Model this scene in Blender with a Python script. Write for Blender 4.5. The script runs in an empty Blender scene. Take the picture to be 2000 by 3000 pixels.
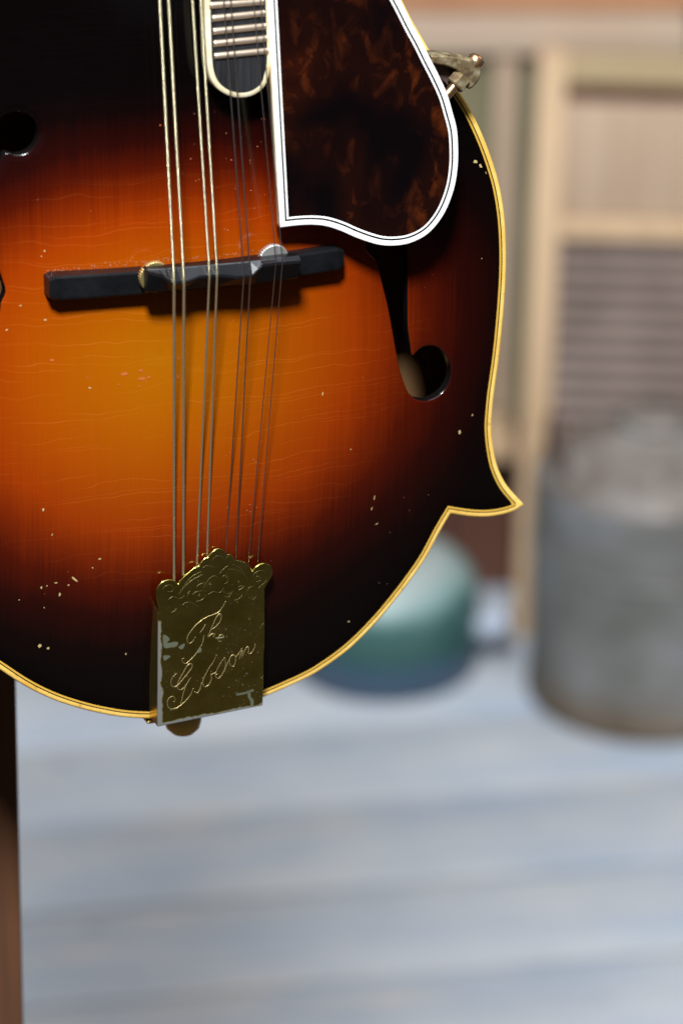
# A sunburst f-hole mandolin hanging in front of a blurred workshop corner.
import bpy, bmesh, math, random
import numpy as np
from mathutils import Vector, Matrix
from mathutils.geometry import delaunay_2d_cdt
random.seed(7); np.random.seed(7)
R = math.radians
sc = bpy.context.scene
C = sc.collection

# ------------------------------------------------------------------ camera, world, lamps, exposure
cam = bpy.data.cameras.new('camera'); camo = bpy.data.objects.new('camera', cam); C.objects.link(camo)
camo.location = (0, 0, 1.6); camo.rotation_euler = (R(90 - 25), 0, 0)
cam.sensor_fit = 'VERTICAL'; cam.sensor_height = 24.0; cam.lens = 24.0*10850/3000
cam.clip_start = 0.05; cam.clip_end = 200
cam.dof.use_dof = True; cam.dof.focus_distance = 1.292; cam.dof.aperture_fstop = cam.lens/16.0
sc.camera = camo

w = bpy.data.worlds.new('World'); sc.world = w; w.use_nodes = True
bg = w.node_tree.nodes['Background']; bg.inputs[0].default_value = (0.62, 0.72, 0.92, 1); bg.inputs[1].default_value = 0.095

def area_lamp(name, loc, target, size, power, col):
    l = bpy.data.lights.new(name, 'AREA'); l.shape = 'DISK'; l.size = size; l.energy = power; l.color = col
    o = bpy.data.objects.new(name, l); C.objects.link(o); o.location = loc
    o.rotation_euler = (Vector(target) - Vector(loc)).to_track_quat('-Z', 'Y').to_euler()
    return o
area_lamp('ceiling_daylight_lamp', (-0.18, -0.70, 3.62), (0.0, 1.6, 0.8), 0.55, 255, (0.90, 0.95, 1.0))
area_lamp('skylight_lamp', (0.2, 0.9, 4.4), (0.2, 1.2, 0.0), 3.0, 95, (0.86, 0.93, 1.0))  # unseen soft lamp overhead, added for sheen on upward-facing edges
area_lamp('warm_room_lamp', (0.75, 1.75, 1.75), (0.25, 3.2, 0.45), 0.5, 8.5, (1.0, 0.80, 0.58))  # unseen warm lamp, added to brighten the boards and washboard behind

sc.view_settings.view_transform = 'Standard'; sc.view_settings.look = 'None'
sc.view_settings.exposure = 0.0; sc.view_settings.gamma = 1.0; sc.view_settings.use_curve_mapping = False
sc.cycles.max_bounces = 8; sc.cycles.use_denoising = True; sc.cycles.caustics_reflective = False; sc.cycles.caustics_refractive = False

# ------------------------------------------------------------------ helpers
def srgb(r, g, b, k=1.0):
    f = lambda c: (c/12.92 if c <= 0.04045 else ((c + 0.055)/1.055)**2.4)*k
    return (f(r/255), f(g/255), f(b/255), 1)

class Mat:
    """small wrapper for building node materials"""
    def __init__(s, name, **kw):
        s.m = bpy.data.materials.new(name); s.m.use_nodes = True; s.t = s.m.node_tree
        s.p = s.t.nodes['Principled BSDF']; s.set(**kw)
    def set(s, **kw):
        for k, v in kw.items():
            s.p.inputs[k.replace('_', ' ')].default_value = v
    def n(s, kind, props=None, **ins):
        nd = s.t.nodes.new(kind)
        for k, v in (props or {}).items(): setattr(nd, k, v)
        for k, v in ins.items():
            i = nd.inputs[int(k[1:])] if k[0] == '_' and k[1:].isdigit() else nd.inputs[k]
            s.put(i, v)
        return nd
    def put(s, i, v):
        if isinstance(v, bpy.types.NodeSocket): s.t.links.new(v, i)
        else: i.default_value = v
    def coord(s, scale=(1, 1, 1), kind='Object', loc=(0, 0, 0), rot=(0, 0, 0)):
        c = s.n('ShaderNodeTexCoord'); mp = s.n('ShaderNodeMapping', Scale=scale, Location=loc, Rotation=rot)
        s.t.links.new(c.outputs[kind], mp.inputs['Vector']); return mp.outputs[0]
    def noise(s, vec, scale, detail=4, rough=0.55, dist=0.0):
        return s.n('ShaderNodeTexNoise', Vector=vec, Scale=scale, Detail=detail, Roughness=rough, Distortion=dist).outputs['Fac']
    def ramp(s, fac, stops, interp='LINEAR'):
        r = s.n('ShaderNodeValToRGB', Fac=fac); cr = r.color_ramp; cr.interpolation = interp
        while len(cr.elements) < len(stops): cr.elements.new(0.5)
        for e, (p, c) in zip(cr.elements, stops):
            e.position = p; e.color = c if len(c) == 4 else (*c, 1)
        return r.outputs['Color']
    def bw(s, fac, a, b):
        m = s.n('ShaderNodeMapRange', Value=fac, _1=a, _2=b); m.clamp = True; return m.outputs[0]
    def mix(s, fac, a, b, mode='MIX'):
        m = s.n('ShaderNodeMix', {'data_type': 'RGBA', 'blend_type': mode})
        s.put(m.inputs[0], fac); s.put(m.inputs[6], a); s.put(m.inputs[7], b); return m.outputs[2]
    def math(s, op, a, b=0.0):
        return s.n('ShaderNodeMath', {'operation': op}, _0=a, _1=b).outputs[0]
    def link(s, **kw):
        for k, v in kw.items(): s.put(s.p.inputs[k.replace('_', ' ')], v)
    def bump(s, h, strength=0.2, dist=0.001):
        b = s.n('ShaderNodeBump', Height=h, Strength=strength, Distance=dist); s.link(Normal=b.outputs[0])

def obj(name, verts, faces, mat, parent=None, smooth=True, loc=None, mats=None, midx=None):
    me = bpy.data.meshes.new(name)
    me.from_pydata([tuple(map(float, v)) for v in verts], [], [tuple(map(int, f)) for f in faces]); me.validate()
    for m in (mats or [mat]): me.materials.append(m.m)
    if midx is not None: me.polygons.foreach_set('material_index', midx)
    me.polygons.foreach_set('use_smooth', [smooth]*len(me.polygons)); me.update()
    o = bpy.data.objects.new(name, me); C.objects.link(o)
    if parent: o.parent = parent
    if loc is not None: o.location = loc
    return o

def empty(name, loc=(0, 0, 0), rot=(0, 0, 0), parent=None):
    o = bpy.data.objects.new(name, None); C.objects.link(o); o.location = loc; o.rotation_euler = rot; o.empty_display_size = 0.02
    if parent: o.parent = parent
    return o

def tag(o, label=None, cat=None, kind=None, group=None):
    for k, v in (('label', label), ('category', cat), ('kind', kind), ('group', group)):
        if v: o[k] = v
    return o

def sharp(o, ang=35):
    me = o.data; bm = bmesh.new(); bm.from_mesh(me); bm.normal_update()
    for e in bm.edges:
        e.smooth = not (len(e.link_faces) == 2 and e.calc_face_angle(0) > R(ang))
    bm.to_mesh(me); bm.free(); return o

def box_data(x0, x1, y0, y1, z0, z1, bev=0.0, seg=2, jitter=0.0):
    bm = bmesh.new(); bmesh.ops.create_cube(bm, size=1)
    for v in bm.verts:
        v.co = Vector(((x0 + x1)/2 + v.co.x*(x1 - x0), (y0 + y1)/2 + v.co.y*(y1 - y0), (z0 + z1)/2 + v.co.z*(z1 - z0)))
        if jitter: v.co += Vector([random.uniform(-jitter, jitter) for _ in range(3)])
    if bev: bmesh.ops.bevel(bm, geom=bm.edges[:], offset=bev, segments=seg, affect='EDGES', profile=0.6)
    vs = [v.co[:] for v in bm.verts]; bm.verts.index_update(); fs = [[v.index for v in f.verts] for f in bm.faces]; bm.free()
    return vs, fs

def box(name, x0, x1, y0, y1, z0, z1, mat, parent=None, bev=0.002, **k):
    o = obj(name, *box_data(x0, x1, y0, y1, z0, z1, bev), mat, parent, **k); return sharp(o, 50)

def lathe_data(prof, seg=48, axis='z', origin=(0, 0, 0)):
    vs, fs = [], []; n = len(prof)
    for k in range(seg):
        a = 2*math.pi*k/seg
        for r, z in prof: vs.append((r*math.cos(a), r*math.sin(a), z))
    for k in range(seg):
        for i in range(n - 1):
            a, b = k*n + i, ((k + 1) % seg)*n + i
            fs.append((a, b, b + 1, a + 1))
    return vs, fs

def tube_data(path, rad, seg=10, cap=True):
    P = [Vector(p) for p in path]; vs, fs = [], []; up = None
    rr = rad if hasattr(rad, '__len__') else [rad]*len(P)
    for i, p in enumerate(P):
        d = (P[min(i + 1, len(P) - 1)] - P[max(i - 1, 0)]).normalized()
        if up is None: up = d.orthogonal().normalized()
        up = (up - d*up.dot(d)).normalized(); s = d.cross(up)
        for k in range(seg):
            a = 2*math.pi*k/seg; vs.append(p + (up*math.cos(a) + s*math.sin(a))*rr[i])
    for i in range(len(P) - 1):
        for k in range(seg):
            a, b = i*seg + k, i*seg + (k + 1) % seg
            fs.append((a, b, b + seg, a + seg))
    if cap: fs += [tuple(range(seg))[::-1], tuple(range((len(P) - 1)*seg, len(P)*seg))]
    return vs, fs

def join(*parts):
    vs, fs = [], []
    for v, f in parts:
        k = len(vs); vs += list(v); fs += [tuple(i + k for i in q) for q in f]
    return vs, fs

def catmull(pts, step=1.5, closed=True, corners=()):
    """smooth resample of a polyline; indices in corners stay sharp"""
    n = len(pts); out = []
    P = [np.array(p, float) for p in pts]
    for i in range(n if closed else n - 1):
        p1, p2 = P[i], P[(i + 1) % n]
        p0 = P[(i - 1) % n] if (closed or i > 0) else p1
        p3 = P[(i + 2) % n] if (closed or i + 2 < n) else p2
        if i in corners: p0 = p1
        if (i + 1) % n in corners: p3 = p2
        L = np.linalg.norm(p2 - p1); k = max(1, int(round(L / step)))
        m1, m2 = (p2 - p0) / 2, (p3 - p1) / 2
        for j in range(k):
            s = j / k
            out.append((2*s**3 - 3*s**2 + 1)*p1 + (s**3 - 2*s**2 + s)*m1 + (-2*s**3 + 3*s**2)*p2 + (s**3 - s**2)*m2)
    if not closed: out.append(P[-1])
    return np.array(out)

def dist_poly(q, poly):
    """distance of points q (N,2) to a closed polyline"""
    a = poly; b = np.roll(poly, -1, 0); ab = b - a; L2 = (ab**2).sum(1) + 1e-12
    best = np.full(len(q), 1e9)
    for s in range(0, len(q), 4000):
        qq = q[s:s+4000, None, :]
        k = np.clip(((qq - a)*ab).sum(2)/L2, 0, 1)
        d = ((qq - (a + k[..., None]*ab))**2).sum(2)
        best[s:s+4000] = np.sqrt(d.min(1))
    return best

def inside(q, poly):
    x, y = q[:, 0], q[:, 1]; r = np.zeros(len(q), bool)
    a = poly; b = np.roll(poly, -1, 0)
    for (x0, y0), (x1, y1) in zip(a, b):
        if y0 == y1: continue
        c = ((y0 > y) != (y1 > y)) & (x < (x1 - x0)*(y - y0)/(y1 - y0) + x0)
        r ^= c
    return r

def offset(poly, d):
    """inward offset (counter-clockwise loop), one point per source point"""
    p = poly; e = np.roll(p, -1, 0) - p; e /= np.linalg.norm(e, axis=1)[:, None] + 1e-12
    nr = np.stack([-e[:, 1], e[:, 0]], 1); n0 = np.roll(nr, 1, 0)
    m = nr + n0; den = 1 + (nr*n0).sum(1)
    m = m / np.maximum(den, 0.28)[:, None]
    q = p + d*m
    bad = (dist_poly(q, p) < abs(d)*0.97) 
    if bad.any() and not bad.all():
        good = np.where(~bad)[0]
        for i in np.where(bad)[0]:
            j = good[np.argmin(np.abs((good - i + len(p)//2) % len(p) - len(p)//2))]
            q[i] = q[j]
    return q

class Arch:
    """carved top: recurve near the edge, then a swell to the middle (mm above the rim)"""
    def __init__(self, outline, top=14.0):
        self.x0, self.y0, self.s = -140., -180., 2.5
        nx, ny = 112, 152
        X, Y = np.meshgrid(self.x0 + self.s*np.arange(nx), self.y0 + self.s*np.arange(ny))
        q = np.stack([X.ravel(), Y.ravel()], 1)
        d = dist_poly(q, outline); d[~inside(q, outline)] *= -1
        t = np.clip((d - 7)/108, 0, 1)
        h = top*np.sin(t*math.pi/2)**1.7 - 0.7*np.exp(-((d - 7)/4)**2)
        h[d < 0] = 0
        h = h.reshape(ny, nx)
        for _ in range(26):
            g = np.pad(h, 1, mode='edge')
            b = (g[:-2, 1:-1] + g[2:, 1:-1] + g[1:-1, :-2] + g[1:-1, 2:])/4
            w = np.clip(d.reshape(ny, nx)/14, 0, 1)*0.9
            h = h*(1 - w) + b*w
        self.h = h
    def __call__(self, x, y):
        fx = np.clip((np.asarray(x, float) - self.x0)/self.s, 0, self.h.shape[1] - 1.001)
        fy = np.clip((np.asarray(y, float) - self.y0)/self.s, 0, self.h.shape[0] - 1.001)
        i, j = fx.astype(int), fy.astype(int); u, v = fx - i, fy - j
        H = self.h
        return H[j, i]*(1-u)*(1-v) + H[j, i+1]*u*(1-v) + H[j+1, i]*(1-u)*v + H[j+1, i+1]*u*v


def bez_smooth(pts, step):
    return catmull(pts, step, False)

# ------------------------------------------------------------------ materials of the room
def wood(name, dark, light, grain_axis='z', scale=1.0, rough=0.65, mottled=0.35, stained=False):
    m = Mat(name, Roughness=rough)
    sc_ = {'x': (1.5, 26, 26), 'y': (26, 1.5, 26), 'z': (26, 26, 1.5)}[grain_axis]
    oi = m.n('ShaderNodeObjectInfo').outputs['Random']
    v = m.coord(tuple(a*scale for a in sc_))
    va = m.n('ShaderNodeVectorMath', {'operation': 'ADD'}, _0=v); m.t.links.new(m.n('ShaderNodeMath', {'operation': 'MULTIPLY'}, _0=oi, _1=37.0).outputs[0], va.inputs[1])
    g = m.noise(va.outputs[0], 3.0, 6, 0.6, 0.6); b = m.noise(m.coord((1, 1, 1)), 7.0, 3)
    f = m.math('ADD', m.math('MULTIPLY', g, 1 - mottled), m.math('MULTIPLY', b, mottled))
    col = m.ramp(f, [(0.30, dark), (0.68, light)])
    if stained:   # weathered paint: long blue-grey streaks, bare tan patches and a few knots
        st = m.noise(m.coord((1.6, 14, 1), loc=(0.4, 0.2, 0)), 1.6, 4, 0.6); s2 = m.noise(m.coord((3.0, 22, 1), loc=(4, 1, 0)), 1.3, 4, 0.6)
        col = m.mix(m.math('MULTIPLY', m.bw(st, 0.48, 0.68), 0.45), col, srgb(148, 166, 190)); col = m.mix(m.math('MULTIPLY', m.bw(s2, 0.54, 0.74), 0.55), col, srgb(198, 188, 174))
        kn = m.noise(m.coord((7, 26, 1), loc=(2, 5, 0)), 1.4, 2, 0.5); col = m.mix(m.bw(kn, 0.70, 0.78), col, srgb(112, 122, 142))
    hs = m.n('ShaderNodeHueSaturation', Color=col)
    mr = m.n('ShaderNodeMapRange', Value=oi); mr.inputs[3].default_value = 0.86; mr.inputs[4].default_value = 1.12
    m.t.links.new(mr.outputs[0], hs.inputs['Value'])
    m.link(Base_Color=hs.outputs[0]); m.bump(g, 0.35, 0.002)
    return m
M_floor = wood('painted_floor', srgb(152, 163, 178), srgb(190, 192, 193), 'x', 0.7, 0.55, 0.5, True)
M_sub = wood('subfloor', srgb(70, 78, 88), srgb(95, 100, 106), 'x', 1.0, 0.8)
M_cream = wood('pale_pine', srgb(172, 142, 108), srgb(204, 174, 140), 'z', 1.0, 0.6)
M_creamx = wood('pale_rail', srgb(172, 148, 128), srgb(200, 180, 158), 'x', 1.0, 0.6)
M_olive = wood('grey_green_board', srgb(92, 86, 62), srgb(126, 120, 92), 'z', 1.0, 0.8)
M_pink = wood('beige_batten', srgb(158, 132, 108), srgb(186, 162, 138), 'z', 1.0, 0.7)
M_peach = wood('tan_board', srgb(160, 112, 80), srgb(190, 142, 106), 'x', 1.0, 0.7)
M_tan = wood('tan_pine', srgb(156, 134, 98), srgb(184, 162, 124), 'x', 1.0, 0.6)
M_brown = wood('brown_board', srgb(70, 38, 24), srgb(112, 72, 54), 'z', 1.0, 0.7)
M_dark_sheet = wood('dark_earth', srgb(46, 36, 28), srgb(70, 58, 46), 'x', 1.0, 0.95)
M_post = wood('dark_post', srgb(66, 38, 17), srgb(122, 74, 40), 'z', 0.8, 0.85)

# ------------------------------------------------------------------ floor
gd = obj('ground', [(-40, -40, -0.17), (40, -40, -0.17), (40, 40, -0.17), (-40, 40, -0.17)], [(0, 1, 2, 3)], M_dark_sheet)  # unseen dark sheet, added so the lacquer reflects something dim
tag(gd, 'dark bare ground below the grey deck', 'ground', 'structure')
fl = box('floor', -3.4, 3.6, -0.57, 1.84, -0.168, -0.0262, M_sub, bev=0)  # front edge cut off out of view to keep lacquer reflections dark
fl.location = (-0.2825, 2.636, 0); fl.rotation_euler = (0, 0, R(9.4))
tag(fl, 'grey painted plank deck running left to right under everything', 'floor', 'structure')
PW = 0.142
shared = [box_data(-L/2, L/2, -PW/2 + 0.0042, PW/2 - 0.0042, -0.0255, 0, 0.003) for L in (2.2, 3.4)]
plank_me = []
for d in shared:
    o = obj('floor_plank', *d, M_floor); sharp(o, 50); plank_me.append(o.data); bpy.data.objects.remove(o)
for k in range(-4, 13):
    s = k + 0.5
    j = random.uniform(-0.9, 0.9) if k > 4 else (1.9 if k % 2 else -1.9)
    for q, (L, off) in enumerate(((2.2, j - 1.1), (3.4, j + 1.7))):
        p = bpy.data.objects.new('floor_plank', plank_me[q]); C.objects.link(p); p.parent = fl
        p.location = (off, s*PW, random.uniform(-0.0006, 0.0006))

# ------------------------------------------------------------------ wall of boards behind
wall = empty('back_wall', (0, 3.27, 0)); tag(wall, 'board wall with pale rail and low ledge behind the washboard', 'wall', 'structure')
def board(name, x0, x1, y0, y1, z0, z1, m): return box(name, x0, x1, y0, y1, z0, z1, m, wall, bev=0.002)
x = -0.88
while x < 0.34:
    wd = random.uniform(0.085, 0.1); board('wall_board', x, min(x + wd - 0.003, 0.345), 0.0, 0.02, 0.176, 0.56, M_olive); x += wd
board('batten', 0.141, 0.161, -0.016, -0.001, 0.19, 0.545, M_pink)
board('batten', -0.30, -0.28, -0.016, -0.001, 0.19, 0.545, M_pink)
board('rail', -0.9, 0.318, -0.022, 0.012, 0.546, 0.580, M_creamx)
for z in (0.583, 0.683, 0.783): board('upper_board', -0.9, 0.322, 0.0, 0.02, z, z + 0.097, M_peach)
for z in (0.883, 0.983): board('upper_board', -0.9, 0.322, 0.0, 0.02, z, z + 0.097, M_creamx)
board('corner_post', 0.335, 0.43, -0.02, 0.07, 0.0, 1.10, M_brown)
board('ledge', -0.9, 0.162, -0.082, 0.0, 0.166, 0.187, M_cream)
x = -0.88
while x < 0.33:
    wd = random.uniform(0.07, 0.09); board('lower_board', x, min(x + wd - 0.003, 0.334), -0.012, 0.02, 0.0, 0.165, M_brown); x += wd

# ------------------------------------------------------------------ washboard leaning on the wall
wb = empty('washboard', (0.163, 3.15, 0.0), (R(-6.2), R(1.6), 0))
tag(wb, 'pale wooden washboard with ribbed grey metal panel leaning against the wall', 'washboard')
W_, S_ = 0.31, 0.026
M_zinc = Mat('zinc', Metallic=0.35, Roughness=0.5)
zc = M_zinc.noise(M_zinc.coord((1, 1, 1)), 14, 4); M_zinc.link(Base_Color=M_zinc.ramp(zc, [(0.3, srgb(108, 92, 84)), (0.7, srgb(136, 120, 112))]))
box('stile', 0, S_, 0, 0.024, 0, 0.565, M_cream, wb); box('stile', W_ - S_, W_, 0, 0.024, 0, 0.565, M_cream, wb)
box('top_rail', S_, W_ - S_, 0.001, 0.022, 0.535, 0.562, M_tan, wb)
box('soap_groove', S_, W_ - S_, 0.010, 0.020, 0.520, 0.534, M_brown, wb)
box('soap_panel', S_, W_ - S_, 0.006, 0.018, 0.412, 0.519, M_pink, wb)
box('middle_rail', S_, W_ - S_, 0.0, 0.022, 0.392, 0.411, M_cream, wb)
box('bottom_rail', S_, W_ - S_, 0.0, 0.022, 0.09, 0.12, M_cream, wb)
vs, fs = [], []
nz = 150
for i in range(nz + 1):
    z = 0.121 + (0.391 - 0.121)*i/nz; y = 0.012 + 0.004*math.sin(2*math.pi*z/0.0172)
    vs += [(S_, y, z), (W_ - S_, y, z)]
for i in range(nz): fs.append((2*i, 2*i + 1, 2*i + 3, 2*i + 2))
obj('ribbed_panel', vs, fs, M_zinc, wb)

# ------------------------------------------------------------------ metal can
cn = empty('metal_can', (0.285, 3.047, 0)); tag(cn, 'large dull grey metal can with sloping shoulder on the floor', 'can')
M_galv = Mat('galvanised', Metallic=0.25, Roughness=0.55)
g1 = M_galv.noise(M_galv.coord((1, 1, 1)), 9, 4, 0.6); 
gz = M_galv.n('ShaderNodeSeparateXYZ', _0=M_galv.coord()).outputs[2]
colb = M_galv.ramp(g1, [(0.3, srgb(88, 88, 83)), (0.52, srgb(114, 113, 109)), (0.72, srgb(134, 136, 140))])
foot_shade = M_galv.ramp(g1, [(0.3, srgb(86, 66, 46)), (0.7, srgb(120, 108, 92))])  # brown shade around the can's foot, painted into the colour
M_galv.link(Base_Color=M_galv.mix(M_galv.bw(gz, 0.05, 0.012), colb, foot_shade))
M_galv2 = Mat('worn_shoulder', Metallic=0.15, Roughness=0.5)
g2 = M_galv2.noise(M_galv2.coord((1, 1, 1)), 22, 4, 0.6)
M_galv2.link(Base_Color=M_galv2.ramp(g2, [(0.3, srgb(88, 78, 70)), (0.5, srgb(120, 112, 106)), (0.7, srgb(150, 147, 143))]))
M_iron = Mat('dark_iron', Base_Color=srgb(84, 66, 58), Metallic=0.3, Roughness=0.6)
obj('can_body', *lathe_data([(0.0, 0.004), (0.106, 0.004), (0.111, 0.0), (0.114, 0.004), (0.114, 0.014), (0.112, 0.018), (0.112, 0.205), (0.112, 0.216), (0.1105, 0.222)], 72), M_galv, cn)
obj('can_shoulder', *lathe_data([(0.1105, 0.221), (0.109, 0.226), (0.085, 0.244), (0.050, 0.258), (0.036, 0.262), (0.032, 0.268), (0.035, 0.272), (0.034, 0.277), (0.0, 0.279)], 72), M_galv2, cn)
for a in (R(188), R(8)):
    pts = [(0.096*math.cos(a + t_), 0.096*math.sin(a + t_), 0.236 + 0.040*math.sin((t_ + 0.3)/0.6*math.pi)) for t_ in np.linspace(-0.3, 0.3, 12)]
    obj('can_handle', *tube_data(pts, 0.0065, 8), M_iron, cn)
obj('can_seam', *lathe_data([(0.1125, 0.150), (0.1140, 0.152), (0.1140, 0.155), (0.1125, 0.157)], 72), M_galv, cn)

# ------------------------------------------------------------------ green pot
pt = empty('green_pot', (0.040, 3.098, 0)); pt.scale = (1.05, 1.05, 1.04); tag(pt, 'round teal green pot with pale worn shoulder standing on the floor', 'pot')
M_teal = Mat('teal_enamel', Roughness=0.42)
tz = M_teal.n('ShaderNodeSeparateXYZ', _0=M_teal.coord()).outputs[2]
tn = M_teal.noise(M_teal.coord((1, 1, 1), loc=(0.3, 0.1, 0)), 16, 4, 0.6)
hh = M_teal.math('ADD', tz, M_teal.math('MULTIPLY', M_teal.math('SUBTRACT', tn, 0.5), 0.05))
M_teal.link(Base_Color=M_teal.ramp(M_teal.bw(hh, 0, 0.14), [(0.05, srgb(62, 78, 98)), (0.20, srgb(50, 78, 96)), (0.30, srgb(44, 80, 76)), (0.55, srgb(62, 98, 94)), (0.66, srgb(124, 152, 150)), (0.80, srgb(156, 166, 164)), (1.0, srgb(126, 126, 124))]))  # paler stops paint a highlight onto the worn shoulder
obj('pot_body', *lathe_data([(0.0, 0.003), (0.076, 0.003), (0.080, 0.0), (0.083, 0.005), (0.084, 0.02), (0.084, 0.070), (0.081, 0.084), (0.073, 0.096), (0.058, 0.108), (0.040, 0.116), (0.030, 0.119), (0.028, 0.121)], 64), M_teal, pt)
M_lid = Mat('grey_lid', Base_Color=srgb(120, 124, 128), Roughness=0.4, Metallic=0.4)
obj('pot_lid', *lathe_data([(0.0285, 0.120), (0.033, 0.123), (0.033, 0.131), (0.029, 0.135), (0.010, 0.138), (0.008, 0.146), (0.012, 0.150), (0.0, 0.154)], 40), M_lid, pt)
M_pale = Mat('pale_blue_grey', Base_Color=srgb(178, 186, 200), Roughness=0.4)
obj('pot_spout', *tube_data([(0.080, -0.01, 0.040), (0.094, -0.014, 0.044), (0.104, -0.016, 0.050), (0.110, -0.017, 0.052)], [0.014, 0.012, 0.013, 0.0145], 20), M_pale, pt)

# ------------------------------------------------------------------ frame of the mandolin (metres): origin under the bridge, x across, y along the strings, z out of the top
FO, FT, FU, FN = [Vector(v) for v in [[-0.04971, 1.1936, 1.13569], [0.93356, 0.35639, -0.03819], [0.00652, 0.08965, 0.99595], [0.35837, -0.93003, 0.08137]]]
BASE = (0.0, -0.172, -0.022)
rot = Matrix((FT, FU, FN)).transposed().to_4x4()
def MW(x, y, c): return FO + (FT*x + FU*y + FN*c)/1000.0

# wooden post with the arm the mandolin hangs on
ps = empty('wooden_post', (-0.2168, 1.262, 0)); tag(ps, 'dark brown wooden post rising behind the mandolin at the left edge', 'post')
ps.rotation_euler = (0, R(1.0), R(9))
box('upright', -0.075, 0.0745, -0.014, 0.014, -0.169, 1.62, M_post, ps, bev=0.0025)
yk = MW(-12, 338, -12); 
pl = Matrix.Rotation(R(0.7), 3, 'Y')
arm0, arm1 = Vector((-0.19, 1.26, yk.z)), Vector((yk.x, yk.y + 0.02, yk.z))
inv = (Matrix.Translation(ps.location) @ ps.rotation_euler.to_matrix().to_4x4()).inverted()
M_steel = Mat('hanger_steel', Base_Color=srgb(90, 88, 84), Metallic=0.9, Roughness=0.4)
obj('hanger_arm', *tube_data([inv @ arm0, inv @ (arm0*0.4 + arm1*0.6), inv @ arm1], 0.007, 12), M_steel, ps)
for sx in (-1, 1):
    a, b = MW(-12 + sx*2, 338, -34), MW(-12 + sx*19, 338, -16); c_ = MW(-12 + sx*20, 340, 22)
    obj('hanger_prong', *tube_data([inv @ arm1, inv @ a, inv @ b, inv @ c_], 0.0045, 10), M_steel, ps)

# ------------------------------------------------------------------ mandolin
md = empty('mandolin', FO + FU*BASE[1] + FN*BASE[2]); md.rotation_euler = rot.to_euler()
tag(md, 'orange and black sunburst f-hole mandolin hanging in front', 'mandolin')
CHILD = (-BASE[0], -BASE[1], -BASE[2])
def part(name, verts, faces, mat, parent=None, smooth=True, **k):
    vv = np.array([tuple(v) for v in verts], float)*0.001
    return obj(name, vv, faces, mat, parent or md, smooth, loc=CHILD if (parent is None or parent is md) else None, **k)

OUTLINE = [(38.02, -159.24), (48.08, -154.9), (58.27, -148.56), (68.33, -139.77), (76.39, -131.11), (82.46, -123.79), (87.45, -116.87), (92.53, -107.85), (96.45, -101.61), (100.64, -102.78), (105.51, -103.92), (111.75, -104.69), (117.98, -104.4), (122.71, -103.26), (125.52, -101.48), (122.03, -97.74), (117.69, -92.06), (114.42, -84.96), (112.62, -76.76), (111.93, -70.03), (112.08, -64.72), (112.71, -56.88), (114.19, -45.17), (115.25, -33.49), (116.03, -21.2), (116.33, -11.34), (116.1, -1.72), (115.2, 8.53), (113.25, 18.94), (110.7, 27.35), (106.83, 37.19), (102.07, 46.91), (96.6, 55.52), (87.91, 67.33), (84.12, 72.79), (75.5, 88.0), (68.5, 105.0), (64.0, 124.0), (64.0, 140.0), (69.0, 154.0), (78.0, 165.0), (62.0, 168.0), (46.0, 166.0), (32.0, 168.0), (22.0, 176.0), (14.0, 180.0), (-14.0, 180.0), (-22.0, 176.0), (-33.0, 170.0), (-46.0, 176.0), (-52.0, 190.0), (-66.0, 199.0), (-84.0, 197.0), (-99.0, 184.0), (-106.0, 165.0), (-104.0, 142.0), (-99.0, 120.0), (-97.0, 98.0), (-102.0, 74.0), (-111.0, 48.0), (-119.0, 18.0), (-122.5, -15.0), (-121.0, -48.0), (-113.5, -82.0), (-101.0, -109.0), (-88.0, -126.5), (-74.13, -138.63), (-64.72, -146.45), (-55.32, -152.63), (-45.7, -157.43), (-36.11, -161.2), (-26.31, -164.09), (-13.0, -166.3), (2.0, -166.9), (17.0, -165.2)]
OUTC = set([8, 14, 40, 45, 46])
ol = catmull(OUTLINE, 1.5, True, OUTC)
A = Arch(ol)
def ring(loops):
    """closed strips through loops of equal length; loops = [(xy, z)]"""
    n = len(loops[0][0]); vs, fs = [], []
    for xy, z in loops:
        zz = z if hasattr(z, '__len__') else [z]*n
        vs += [(p[0], p[1], c) for p, c in zip(xy, zz)]
    for i in range(len(loops) - 1):
        for k in range(n):
            a, b = i*n + k, i*n + (k + 1) % n
            fs.append((a, b, b + n, a + n))
    return vs, fs
def dedupe(xy, eps=0.02):
    o = [xy[0]]
    for p in xy[1:]:
        if np.linalg.norm(p - o[-1]) > eps: o.append(p)
    if np.linalg.norm(o[0] - o[-1]) < eps: o.pop()
    return np.array(o)
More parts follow.
